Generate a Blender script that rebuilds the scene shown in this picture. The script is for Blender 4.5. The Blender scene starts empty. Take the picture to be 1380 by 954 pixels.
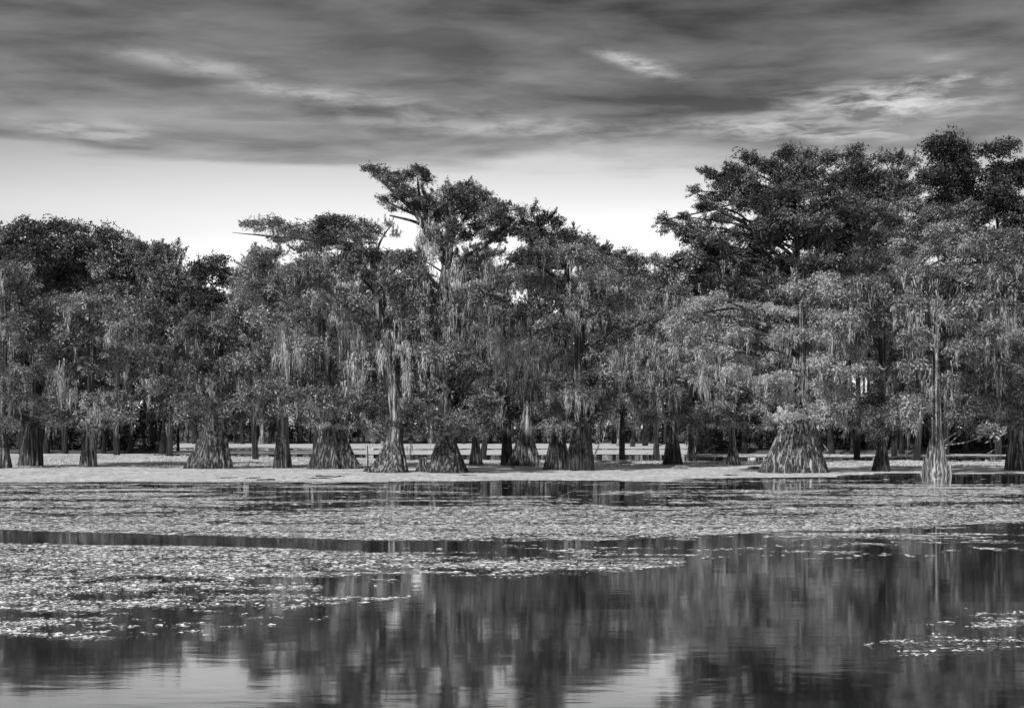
import bpy, math, random
import numpy as np

# ------------------------------------------------------------------ camera, sky, sun, exposure
SC = bpy.context.scene
F = 1770.0            # focal length in pixels of the 1380 px wide photograph
HZ = 586.0            # row of the horizon
CAMH = 1.85           # camera height above the water
cam_d = bpy.data.cameras.new('camera'); cam = bpy.data.objects.new('camera', cam_d)
SC.collection.objects.link(cam); SC.camera = cam
cam.location = (0, 0, CAMH); cam.rotation_euler = (math.radians(90), 0, 0)
cam_d.sensor_width = 36; cam_d.lens = F * 36 / 1380; cam_d.shift_y = (HZ - 477) / 1380
cam_d.clip_start = 0.1; cam_d.clip_end = 6000
SC.view_settings.view_transform = 'Standard'; SC.view_settings.look = 'None'
SC.view_settings.gamma = 1.0; SC.view_settings.exposure = 0.0
SC.render.engine = 'CYCLES'
SC.cycles.max_bounces = 6; SC.cycles.diffuse_bounces = 3; SC.cycles.glossy_bounces = 3
SC.cycles.transmission_bounces = 3; SC.cycles.transparent_max_bounces = 4

SUN_EL, SUN_AZ = 36.0, 212.0      # degrees; azimuth clockwise from +Y (behind the camera, to the left)
el, az = math.radians(SUN_EL), math.radians(SUN_AZ)
sd = bpy.data.lights.new('sun', 'SUN'); sun = bpy.data.objects.new('sun', sd); SC.collection.objects.link(sun)
sd.energy = 5.0; sd.angle = math.radians(0.8); sd.color = (1.0, 1.0, 1.0)   # black-and-white photograph: neutral light
sx, sy, sz = math.sin(az) * math.cos(el), math.cos(az) * math.cos(el), math.sin(el)
sun.rotation_euler = (math.radians(90) - el, 0, math.atan2(sx, -sy))
sun.location = (sx * 100, sy * 100, sz * 100)

class NT:
    def __init__(s, tree): s.t = tree; s.n = tree.nodes; s.l = tree.links
    def new(s, typ, **kw):
        n = s.n.new(typ)
        for k, v in kw.items(): setattr(n, k, v)
        return n
    def put(s, sock, v):
        if hasattr(v, 'is_linked') or isinstance(v, bpy.types.NodeSocket): s.l.new(v, sock)
        else: sock.default_value = v
    def m(s, op, a, b=None, c=None, clamp=False):
        n = s.new('ShaderNodeMath', operation=op, use_clamp=clamp)
        s.put(n.inputs[0], a)
        if b is not None: s.put(n.inputs[1], b)
        if c is not None: s.put(n.inputs[2], c)
        return n.outputs[0]
    def ramp(s, fac, pts, interp='LINEAR'):
        n = s.new('ShaderNodeValToRGB'); s.put(n.inputs[0], fac); r = n.color_ramp; r.interpolation = interp
        while len(r.elements) > 1: r.elements.remove(r.elements[-1])
        r.elements[0].position = pts[0][0]; v = pts[0][1]; r.elements[0].color = (v, v, v, 1)
        for p, v in pts[1:]:
            e = r.elements.new(p); e.color = (v, v, v, 1)
        return n.outputs[0]
    def mr(s, v, a, b, c, d, smooth=False):
        n = s.new('ShaderNodeMapRange'); n.clamp = True
        if smooth: n.interpolation_type = 'SMOOTHSTEP'
        s.put(n.inputs[0], v)
        for i, q in enumerate((a, b, c, d)): s.put(n.inputs[i + 1], q)
        return n.outputs[0]
    def noise(s, vec, scale, detail=4, rough=.55, dist=0.0):
        n = s.new('ShaderNodeTexNoise'); s.put(n.inputs['Vector'], vec)
        n.inputs['Scale'].default_value = scale; n.inputs['Detail'].default_value = detail
        n.inputs['Roughness'].default_value = rough; n.inputs['Distortion'].default_value = dist
        return n.outputs[0]
    def mapping(s, vec, scale=(1, 1, 1), loc=(0, 0, 0), rot=(0, 0, 0)):
        n = s.new('ShaderNodeMapping'); s.put(n.inputs['Vector'], vec)
        n.inputs['Scale'].default_value = scale; n.inputs['Location'].default_value = loc; n.inputs['Rotation'].default_value = rot
        return n.outputs[0]
    def mixf(s, f, a, b):
        n = s.new('ShaderNodeMix', data_type='FLOAT'); s.put(n.inputs[0], f); s.put(n.inputs[2], a); s.put(n.inputs[3], b)
        return n.outputs[0]

def make_world():
    w = bpy.data.worlds.new('World'); SC.world = w; w.use_nodes = True
    t = NT(w.node_tree); t.n.clear()
    out = t.new('ShaderNodeOutputWorld'); bg = t.new('ShaderNodeBackground'); t.l.new(bg.outputs[0], out.inputs[0])
    sky = t.new('ShaderNodeTexSky'); sky.sky_type = 'NISHITA'; sky.sun_disc = False
    sky.sun_elevation = el; sky.sun_rotation = az; sky.air_density = 1.0; sky.dust_density = 2.0
    bw = t.new('ShaderNodeRGBToBW'); t.l.new(sky.outputs[0], bw.inputs[0])
    tc = t.new('ShaderNodeTexCoord'); sep = t.new('ShaderNodeSeparateXYZ'); t.l.new(tc.outputs['Generated'], sep.inputs[0])
    X, Y, Z = sep.outputs
    zz = t.m('MAXIMUM', Z, 0.03)
    cx = t.m('DIVIDE', X, zz); cy = t.m('DIVIDE', Y, zz)
    comb = t.new('ShaderNodeCombineXYZ'); t.l.new(cx, comb.inputs[0]); t.l.new(cy, comb.inputs[1])
    plane = comb.outputs[0]                                   # flat cloud layer seen in perspective
    # clear low sky: brightest at the horizon
    clear = t.ramp(Z, [(0.0, 1.12), (0.125, 1.03), (0.16, .86), (0.20, .56), (0.27, .36), (.5, .22), (1, .15)])
    clear = t.m('MULTIPLY', clear, 1.25)
    clear = t.m('MULTIPLY', clear, t.mr(t.noise(t.mapping(plane, (.3, .5, 1)), 1.0, 2), 0.2, 0.8, .9, 1.1))
    clear = t.m('MULTIPLY', clear, t.m('MAXIMUM', t.m('SUBTRACT', 1.0, t.m('MULTIPLY', t.m('MULTIPLY', X, X), 2.2)), .6))
    # cloud deck: streaks stretched sideways, ending at a soft ragged edge
    ps = t.mapping(plane, (.62, .9, 1), (0.4, 2.2, 0), (0, 0, math.radians(-8)))
    n1 = t.noise(ps, 1.3, 7, .52, .2)
    n2 = t.noise(t.mapping(plane, (1.1, 1.5, 1), (5.1, 3.3, 0), (0, 0, math.radians(8))), 2.0, 8, .54, .25)
    n3 = t.noise(t.mapping(plane, (2.0, 2.2, 1), (2.1, 7.3, 0), (0, 0, math.radians(14))), 3.2, 6, .6, .4)
    edge = t.m('ADD', Z, t.m('MULTIPLY', t.m('SUBTRACT', n1, .5), .07))
    edge = t.m('ADD', edge, t.m('MULTIPLY', t.m('ABSOLUTE', t.m('SUBTRACT', X, .05)), .02))
    cov = t.mr(edge, .198, .216, 0, 1, True)
    low = t.mr(Z, .20, .28, .17, .0)
    cb = t.m('ADD', t.m('MULTIPLY', t.mr(n1, .36, .66, 0, 1), .15), t.m('MULTIPLY', t.mr(n2, .38, .66, 0, 1), .12))
    cb = t.m('ADD', t.m('ADD', cb, .022), t.m('MULTIPLY', low, t.mr(n2, .3, .7, .5, 1.0)))
    # thin places where the layer lets more light through
    def patch(px, py, rx, ry, amp, tilt=0.0, sharp=(.45, .65)):
        ax = (px - 690) / F; az_ = (HZ - py) / F
        u0 = t.m('SUBTRACT', t.m('DIVIDE', X, t.m('MAXIMUM', Y, .05)), ax)
        v0 = t.m('SUBTRACT', t.m('DIVIDE', Z, t.m('MAXIMUM', Y, .05)), az_)
        v0 = t.m('ADD', v0, t.m('MULTIPLY', u0, tilt))
        u = t.m('DIVIDE', u0, rx / F); v = t.m('DIVIDE', v0, ry / F)
        d = t.m('ADD', t.m('MULTIPLY', u, u), t.m('MULTIPLY', v, v))
        g = t.m('EXPONENT', t.m('MULTIPLY', d, -1.0))
        g = t.m('MULTIPLY', g, t.mr(n3, .40, .62, .05 if ry < 14 and rx < 100 or rx == 120 else .45, 1.35))
        return t.m('MULTIPLY', t.mr(g, .05, 1.1, 0, 1), amp)
    for a in [(874, 91, 40, 11, .42, .26), (822, 75, 30, 9, .20, .22), (1190, 138, 120, 24, .50, -.04), (1120, 182, 120, 12, .30, 0), (720, 178, 160, 9, .14, 0), (1270, 78, 30, 8, .18, 0), (1300, 108, 60, 11, .26, 0),
              (780, 192, 26, 6, .22, 0), (120, 178, 90, 13, .22, .08), (330, 105, 150, 13, .20, .20), (470, 132, 130, 10, .22, .08), (640, 165, 240, 14, .20, .03), (1010, 168, 90, 12, .26, 0), (240, 80, 110, 9, .12, .1)]:
        cb = t.m('ADD', cb, patch(*a))
    col = t.mixf(cov, clear, cb)
    # the physical sky shares in it: its own brightness, scaled as daylight skies are
    col = t.m('ADD', t.m('MULTIPLY', col, .92), t.m('MULTIPLY', t.m('MULTIPLY', bw.outputs[0], .10), .08))
    t.l.new(col, bg.inputs['Color']); bg.inputs['Strength'].default_value = 1.0
make_world()

# ------------------------------------------------------------------ helpers
rng = np.random.default_rng(11)
random.seed(11)
def at(px, py, D):                       # a point D metres away seen at (px, py) of the photograph
    return np.array([(px - 690.0) / F * D, D, CAMH - (py - HZ) / F * D])
def dist_of(py): return F * CAMH / (py - HZ)     # distance of a waterline row

def tag(o, label=None, cat=None, group=None, kind=None):
    if label: o['label'] = label
    if cat: o['category'] = cat
    if group: o['group'] = group
    if kind: o['kind'] = kind
    return o
def link(o, parent=None):
    SC.collection.objects.link(o)
    if parent is not None: o.parent = parent
    return o
def empty(name, loc):
    e = bpy.data.objects.new(name, None); e.location = loc; e.empty_display_size = .3
    return link(e)
def mesh_obj(name, V, Fq, mat, parent=None, origin=(0, 0, 0), smooth=False, tone=None, color=1.0, n=4):
    """V (k,3) world points; Fq (m,n) faces; the object sits at its parent's origin"""
    me = bpy.data.meshes.new(name)
    V = np.asarray(V, np.float32) - np.asarray(origin, np.float32)
    Fq = np.asarray(Fq, np.int32); m = len(Fq)
    me.vertices.add(len(V)); me.vertices.foreach_set('co', V.ravel())
    me.loops.add(m * n); me.loops.foreach_set('vertex_index', Fq.ravel())
    me.polygons.add(m); me.polygons.foreach_set('loop_start', np.arange(0, m * n, n, dtype=np.int32))
    if smooth: me.polygons.foreach_set('use_smooth', np.ones(m, bool))
    if tone is not None:
        a = me.attributes.new('tone', 'FLOAT', 'FACE'); a.data.foreach_set('value', np.asarray(tone, np.float32))
    me.update(calc_edges=True); me.materials.append(mat)
    o = bpy.data.objects.new(name, me); o.color = (color, color, color, 1)
    if parent is None: o.location = origin
    return link(o, parent)

def hash2(ix, iy, seed):
    h = (ix.astype(np.int64) * 374761393 + iy.astype(np.int64) * 668265263 + seed * 2147483647) & 0xffffffff
    h = ((h ^ (h >> 13)) * 1274126177) & 0xffffffff
    return ((h ^ (h >> 16)) & 0xffffff) / float(0xffffff)
def vnoise(x, y, seed=0):
    ix = np.floor(x); iy = np.floor(y); fx = x - ix; fy = y - iy
    fx = fx * fx * (3 - 2 * fx); fy = fy * fy * (3 - 2 * fy)
    a = hash2(ix, iy, seed); b = hash2(ix + 1, iy, seed); c = hash2(ix, iy + 1, seed); d = hash2(ix + 1, iy + 1, seed)
    return (a * (1 - fx) + b * fx) * (1 - fy) + (c * (1 - fx) + d * fx) * fy
def fbm(x, y, seed=0, octv=4):
    s = 0; a = 1; t = 0
    for i in range(octv):
        s = s + a * vnoise(x * 2 ** i, y * 2 ** i, seed + i * 17); t += a; a *= .55
    return s / t

# ------------------------------------------------------------------ materials
def material(name):
    m = bpy.data.materials.new(name); m.use_nodes = True; t = NT(m.node_tree); t.n.clear()
    out = t.new('ShaderNodeOutputMaterial'); return m, t, out
def grey(t, v):
    c = t.new('ShaderNodeCombineColor')
    for i in range(3): t.put(c.inputs[i], v)
    return c.outputs[0]

def leaf_material(name, trans=.18, vary=.5):
    m, t, out = material(name)
    tone = t.new('ShaderNodeAttribute', attribute_name='tone').outputs['Fac']
    oc = t.new('ShaderNodeObjectInfo').outputs['Color']
    bwn = t.new('ShaderNodeRGBToBW'); t.l.new(oc, bwn.inputs[0])
    pos = t.new('ShaderNodeNewGeometry').outputs['Position']
    nn = t.mr(t.noise(pos, .55, 3), .3, .7, 1 - vary, 1 + vary)
    v = t.m('MULTIPLY', t.m('MULTIPLY', t.m('MULTIPLY', tone, bwn.outputs[0]), nn), 2.05)
    v = t.m('MINIMUM', v, .55)
    d = t.new('ShaderNodeBsdfDiffuse'); t.l.new(grey(t, v), d.inputs[0])
    tr = t.new('ShaderNodeBsdfTranslucent'); t.l.new(grey(t, t.m('MULTIPLY', v, 1.0)), tr.inputs[0])
    mx = t.new('ShaderNodeMixShader'); mx.inputs[0].default_value = trans
    t.l.new(d.outputs[0], mx.inputs[1]); t.l.new(tr.outputs[0], mx.inputs[2]); t.l.new(mx.outputs[0], out.inputs[0])
    return m
M_LEAF = leaf_material('cypress_foliage', .14, .62)
M_BROAD = leaf_material('broadleaf_foliage', .16, .5)
M_MOSS = leaf_material('spanish_moss', .35, .3)

def bark_material():
    m, t, out = material('cypress_bark')
    oc = t.new('ShaderNodeObjectInfo').outputs['Color']
    bwn = t.new('ShaderNodeRGBToBW'); t.l.new(oc, bwn.inputs[0])
    ob = t.new('ShaderNodeTexCoord').outputs['Object']
    sp = t.new('ShaderNodeSeparateXYZ'); t.l.new(ob, sp.inputs[0])
    st = t.noise(t.mapping(ob, (9, 9, .2)), 1.0, 5, .6, .2)          # long fibrous strips
    st2 = t.noise(t.mapping(ob, (22, 22, .8)), 1.0, 4, .6, .3)
    bl = t.noise(ob, .9, 3)
    v = t.m('ADD', t.m('MULTIPLY', t.mr(st, .49, .60, .03, 1.7), .85), t.m('MULTIPLY', t.mr(st2, .46, .62, .0, 1.4), .35))
    v = t.m('MULTIPLY', v, t.mr(bl, .35, .65, .65, 1.3))
    wet = t.mr(t.m('ADD', sp.outputs[2], t.m('MULTIPLY', st, .7)), .15, .9, .45, 1.0, True)    # soaked band above the waterline
    v = t.m('MULTIPLY', t.m('MULTIPLY', v, bwn.outputs[0]), wet)
    b = t.new('ShaderNodeBsdfPrincipled'); t.l.new(grey(t, t.m('MINIMUM', v, .55)), b.inputs['Base Color'])
    b.inputs['Roughness'].default_value = .85
    hh = t.m('ADD', t.m('MULTIPLY', st, 1.0), t.m('MULTIPLY', st2, .5))
    bp = t.new('ShaderNodeBump'); bp.inputs['Strength'].default_value = 1.0; bp.inputs['Distance'].default_value = .2
    t.l.new(hh, bp.inputs['Height']); t.l.new(bp.outputs[0], b.inputs['Normal']); t.l.new(b.outputs[0], out.inputs[0])
    return m
M_BARK = bark_material()

def water_material():
    m, t, out = material('lake_water')
    pos = t.new('ShaderNodeNewGeometry').outputs['Position']
    w1 = t.noise(t.mapping(pos, (2.2, 6.0, 1)), 1.0, 3, .5, .2)
    w2 = t.noise(t.mapping(pos, (.35, .9, 1)), 1.0, 2, .5, .0)
    calm = t.mr(t.noise(t.mapping(pos, (.06, .25, 1)), 1.0, 2), .35, .65, .3, 1.0)
    h = t.m('ADD', t.m('MULTIPLY', t.m('MULTIPLY', w1, calm), .0012), t.m('MULTIPLY', w2, .003))
    bp = t.new('ShaderNodeBump'); bp.inputs['Strength'].default_value = 1.0; bp.inputs['Distance'].default_value = 1.0
    t.l.new(h, bp.inputs['Height'])
    fr = t.new('ShaderNodeFresnel'); fr.inputs['IOR'].default_value = 1.33; t.l.new(bp.outputs[0], fr.inputs['Normal'])
    d = t.new('ShaderNodeBsdfDiffuse'); d.inputs[0].default_value = (.012, .012, .012, 1)
    g = t.new('ShaderNodeBsdfGlossy'); g.inputs[0].default_value = (1, 1, 1, 1); g.inputs['Roughness'].default_value = .05; t.l.new(bp.outputs[0], g.inputs['Normal'])
    mx = t.new('ShaderNodeMixShader'); t.l.new(t.m('POWER', fr.outputs[0], .48), mx.inputs[0])
    t.l.new(d.outputs[0], mx.inputs[1]); t.l.new(g.outputs[0], mx.inputs[2]); t.l.new(mx.outputs[0], out.inputs[0])
    return m
M_WATER = water_material()

def weed_material(name, lo, hi, tone_attr=True):
    m, t, out = material(name)
    pos = t.new('ShaderNodeNewGeometry').outputs['Position']
    n = t.noise(t.mapping(pos, (.5, .35, 1)), 1.0, 5, .6, .3)
    n2 = t.noise(t.mapping(pos, (4, 1.2, 1)), 1.0, 5, .7)
    v = t.m('MULTIPLY', t.mr(n, .3, .7, lo, hi), t.mr(n2, .35, .65, .55, 1.4))
    if tone_attr: v = t.mr(n, .3, .7, lo, hi)
    if tone_attr: v = t.m('MULTIPLY', v, t.new('ShaderNodeAttribute', attribute_name='tone').outputs['Fac'])
    b = t.new('ShaderNodeBsdfPrincipled'); t.l.new(grey(t, t.m('MINIMUM', v, .85)), b.inputs['Base Color'])
    b.inputs['Roughness'].default_value = .55; b.inputs['IOR'].default_value = 1.35
    bp = t.new('ShaderNodeBump'); bp.inputs['Strength'].default_value = .6; bp.inputs['Distance'].default_value = .03
    t.l.new(n2, bp.inputs['Height'])
    if not tone_attr: t.l.new(bp.outputs[0], b.inputs['Normal'])
    t.l.new(b.outputs[0], out.inputs[0]); return m
M_MAT = weed_material('duckweed', .42, .72, False)
M_WEED = weed_material('floating_weed', .85, 1.15)
def plain_ground(name, lo, hi):
    m, t, out = material(name)
    pos = t.new('ShaderNodeNewGeometry').outputs['Position']
    v = t.mr(t.noise(pos, .6, 5), .3, .7, lo, hi)
    b = t.new('ShaderNodeBsdfPrincipled'); t.l.new(grey(t, v), b.inputs['Base Color']); b.inputs['Roughness'].default_value = .95
    t.l.new(b.outputs[0], out.inputs[0]); return m
M_MUD = plain_ground('mud', .03, .08)
M_SOIL = plain_ground('forest_floor_soil', .04, .12)

# ------------------------------------------------------------------ setting
def sheet(name, x0, x1, y0, y1, nx, ny, zf, mat):
    xs = np.linspace(x0, x1, nx); ys = np.linspace(y0, y1, ny)
    X, Y = np.meshgrid(xs, ys); Z = zf(X, Y)
    V = np.stack([X, Y, Z], -1).reshape(-1, 3)
    i = np.arange(nx - 1)[None, :] + np.arange(ny - 1)[:, None] * nx; i = i.ravel()
    o = mesh_obj(name, V, np.stack([i, i + 1, i + 1 + nx, i + nx], 1), mat, smooth=True)
    return tag(o, kind='structure')
sheet('lake_bed', -3000, 3000, -600, 5000, 2, 2, lambda X, Y: 0 * X - 1.6, M_MUD)
sheet('water', -2990, 2990, -590, 4990, 2, 2, lambda X, Y: 0 * X, M_WATER)
def shore_start(px): return np.interp(px, [-900, 222, 236, 928, 942, 2600], [132, 131, 289, 289, 131, 132])
def shore():
    nx, ny = 220, 60
    u = np.linspace(-1.1, 1.1, nx); q = np.linspace(0, 1, ny) ** 2
    U, Q = np.meshgrid(u, q); D0 = shore_start(690 + U * F) + 2.5 * (fbm(U * 60, U * 0, 4) - .5)
    Y = D0 - 1.5 + (1500 - D0) * Q; X = U * Y
    Z = np.clip((Y - D0) * .16, -1.3, .35) + .25 * (fbm(X * .3, Y * .3, 5) - .5) + np.clip((Y - 330) * .01, 0, 6)
    i = (np.arange(nx - 1)[None, :] + np.arange(ny - 1)[:, None] * nx).ravel()
    tag(mesh_obj('shore', np.stack([X, Y, Z], -1).reshape(-1, 3), np.stack([i, i + 1, i + 1 + nx, i + nx], 1), M_SOIL, smooth=True), kind='structure')
shore()

# ------------------------------------------------------------------ foliage templates (unit radius)
def make_leaves(P, axis, nrm, L, W):
    """rhombic leaves: centres P, long axis, normal, half lengths; returns (k,3,3)"""
    axis = axis / np.linalg.norm(axis, axis=1, keepdims=True)
    side = np.cross(nrm, axis); side /= np.linalg.norm(side, axis=1, keepdims=True) + 1e-9
    L = L[:, None]; W = W[:, None]
    return np.stack([P - axis * L + side * W, P - axis * L - side * W, P + axis * L], 1)
def tpl_pad(n, r):                     # flat drooping cypress bough seen as layered sprays
    ns = 15; k = r.integers(0, ns, n); phi = k / ns * 2 * np.pi + r.normal(0, .10, n)
    q = np.sqrt(r.uniform(.02, 1, n)); ll = (.65 + .35 * r.random(ns))[k]
    q = q * ll
    z = .16 - .42 * q ** 2 + r.normal(0, .08, n) + .17 * (k % 3 - 1)
    P = np.stack([q * np.cos(phi), q * np.sin(phi), z], 1)
    a = phi + r.choice([-1, 1], n) * r.uniform(.2, 1.1, n)
    ax = np.stack([np.cos(a), np.sin(a), -.35 + r.normal(0, .35, n)], 1)
    nr = np.stack([r.normal(0, .5, n), r.normal(0, .5, n), np.ones(n)], 1)
    return make_leaves(P, ax, nr, r.uniform(.075, .165, n), r.uniform(.027, .058, n))
def tpl_spray(n, r):                   # long feathery branch end along +X
    q = r.random(n) ** .8; w = .33 * np.sin(np.pi * (q * .85 + .12))
    s = r.uniform(-1, 1, n)
    P = np.stack([q * 1.5 - .6, s * w, r.normal(0, .07, n) + .1 * np.sin(q * 6)], 1)
    ax = np.stack([.8 + 0 * q, s * 1.3, r.normal(.25, .4, n)], 1)
    nr = np.stack([r.normal(0, .6, n), r.normal(0, .6, n), np.ones(n)], 1)
    return make_leaves(P, ax, nr, r.uniform(.09, .18, n), r.uniform(.025, .055, n))
def tpl_clump(n, r):                   # rounded broadleaf clump
    d = r.normal(0, 1, (n, 3)); d /= np.linalg.norm(d, axis=1, keepdims=True); d[:, 2] = np.abs(d[:, 2]) * 1.1 - .35
    k = r.integers(0, 9, n); c = r.normal(0, .42, (9, 3)); c[:, 2] *= .6
    P = c[k] + d * r.uniform(.25, .5, n)[:, None]
    ax = r.normal(0, 1, (n, 3)); nr = d + r.normal(0, .55, (n, 3))
    return make_leaves(P, ax, nr, r.uniform(.08, .14, n), r.uniform(.05, .09, n))
TPL = {'pad': [tpl_pad(112, rng) for _ in range(12)], 'spray': [tpl_spray(80, rng) for _ in range(10)],
       'clump': [tpl_clump(100, rng) for _ in range(10)]}

def place(kind, C, R, flat=None, out=None, tiltamt=.3, dens=1.0):
    """stamp templates at centres C with radii R; returns leaves (k,4,3) and a tone per leaf"""
    Ls, Ts = [], []
    for i in range(len(C)):
        tp = TPL[kind][rng.integers(len(TPL[kind]))]
        if dens < 1: tp = tp[rng.random(len(tp)) < dens]
        yaw = rng.uniform(0, 2 * np.pi); tx, ty = rng.normal(0, tiltamt, 2)
        if kind == 'spray' and out is not None:
            yaw = math.atan2(out[i][1], out[i][0]) + rng.normal(0, .5)
            ty = -math.atan2(out[i][2], math.hypot(out[i][0], out[i][1]) + 1e-6) + rng.normal(0, .3)
        c, s = math.cos(yaw), math.sin(yaw)
        Rz = np.array([[c, -s, 0], [s, c, 0], [0, 0, 1]])
        c, s = math.cos(ty), math.sin(ty); Ry = np.array([[c, 0, s], [0, 1, 0], [-s, 0, c]])
        c, s = math.cos(tx), math.sin(tx); Rx = np.array([[1, 0, 0], [0, c, -s], [0, s, c]])
        M = (Rz @ Ry @ Rx) * R[i]
        Ls.append(tp @ M.T + C[i])
        Ts.append(np.full(len(tp), rng.uniform(.45, 1.5)))
    L = np.concatenate(Ls); T = np.concatenate(Ts) * (.28 + 1.75 * rng.random(len(L)) ** 1.8)
    return L, T

def leaves_obj(name, L, T, mat, parent, origin, color, kind=None):
    k, c = L.shape[:2]
    o = mesh_obj(name, L.reshape(-1, 3), np.arange(c * k).reshape(k, c), mat, parent, origin, tone=T, color=color, n=c)
    if kind: o['kind'] = kind
    return o

def moss_leaves(P, length, spread, n):
    """hanging tangles under the points P: strands of short, frayed, overlapping wisps"""
    k = len(P); idx = np.repeat(np.arange(k), n); m = len(idx)
    sx, sy = rng.normal(0, 1, m) * spread[idx], rng.normal(0, 1, m) * spread[idx]
    full = length[idx] * rng.uniform(.2, 1.0, m) ** .8
    Ls, Ts = [], []; np_ = 4
    tb = np.repeat(rng.uniform(.6, 1.35, k), n)
    for q in range(np_):
        f = (q + rng.uniform(-.3, .3, m)) / np_; taper = 1 - .55 * f
        top = P[idx] + np.stack([sx * taper + rng.normal(0, .03, m), sy * taper + rng.normal(0, .03, m), -f * full + rng.uniform(-.04, .06, m)], 1)
        ln = full / np_ * rng.uniform(.9, 1.9, m)
        a = rng.uniform(0, np.pi, m); w = rng.uniform(.008, .030, m) * (1.1 - .6 * f)
        side = np.stack([np.cos(a) * w, np.sin(a) * w, rng.normal(0, .02, m)], 1)
        tip = top + np.stack([rng.normal(0, .045, m), rng.normal(0, .045, m), -ln], 1)
        Ls.append(np.stack([top + side, top - side, tip], 1)); Ts.append(tb * (.45 + 1.2 * rng.random(m) ** 1.3))
    return np.concatenate(Ls), np.concatenate(Ts)

# ------------------------------------------------------------------ trunks and limbs
def smooth_path(P, R, step):
    P = np.asarray(P, float); R = np.asarray(R, float)
    seg = np.linalg.norm(np.diff(P, axis=0), axis=1); s = np.concatenate([[0], np.cumsum(seg)])
    n = max(len(P), int(s[-1] / step) + 2); u = np.linspace(0, s[-1], n)
    # monotone-ish smoothing: linear resample then relax
    Q = np.stack([np.interp(u, s, P[:, i]) for i in range(3)], 1); q = np.interp(u, s, R)
    for _ in range(3):
        Q[1:-1] = (Q[:-2] + Q[1:-1] * 2 + Q[2:]) / 4; q[1:-1] = (q[:-2] + q[1:-1] * 2 + q[2:]) / 4
    return Q, q
def tube(P, R, nt, wob=0.0):
    P = np.asarray(P); n = len(P)
    T = np.gradient(P, axis=0); T /= np.linalg.norm(T, axis=1, keepdims=True) + 1e-9
    ref = np.array([0, 1.0, 0]) if abs(T[:, 1]).mean() < .8 else np.array([1.0, 0, 0])
    A = np.cross(T, ref); A /= np.linalg.norm(A, axis=1, keepdims=True); B = np.cross(T, A)
    th = np.arange(nt) / nt * 2 * np.pi
    rad = R[:, None] * (1 + wob * rng.normal(0, 1, (n, nt)))
    V = P[:, None] + rad[..., None] * (np.cos(th)[None, :, None] * A[:, None] + np.sin(th)[None, :, None] * B[:, None])
    i = (np.arange(n - 1)[:, None] * nt + np.arange(nt)[None]); j = (np.arange(n - 1)[:, None] * nt + (np.arange(nt)[None] + 1) % nt)
    Fc = np.stack([i, j, j + nt, i + nt], -1).reshape(-1, 4)
    V = V.reshape(-1, 3); tip = len(V)
    V = np.vstack([V, P[-1] + T[-1] * R[-1]])
    last = (n - 1) * nt + np.arange(nt)
    cap = np.stack([last, np.roll(last, -1), np.full(nt, tip), np.full(nt, tip)], 1)
    return V, Fc, cap
def tube_obj(name, P, R, nt, mat, parent, origin, color, step=.25, wob=.03):
    Q, q = smooth_path(P, R, step)
    V, Fc, cap = tube(Q, q, nt, wob)
    me = bpy.data.meshes.new(name)
    me.from_pydata((V - origin).tolist(), [], Fc.tolist() + [c[:3].tolist() for c in cap]); me.materials.append(mat)
    me.polygons.foreach_set('use_smooth', np.ones(len(me.polygons), bool))
    o = bpy.data.objects.new(name, me); o.color = (color, color, color, 1)
    if parent is None: o.location = origin
    return link(o, parent)

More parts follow.
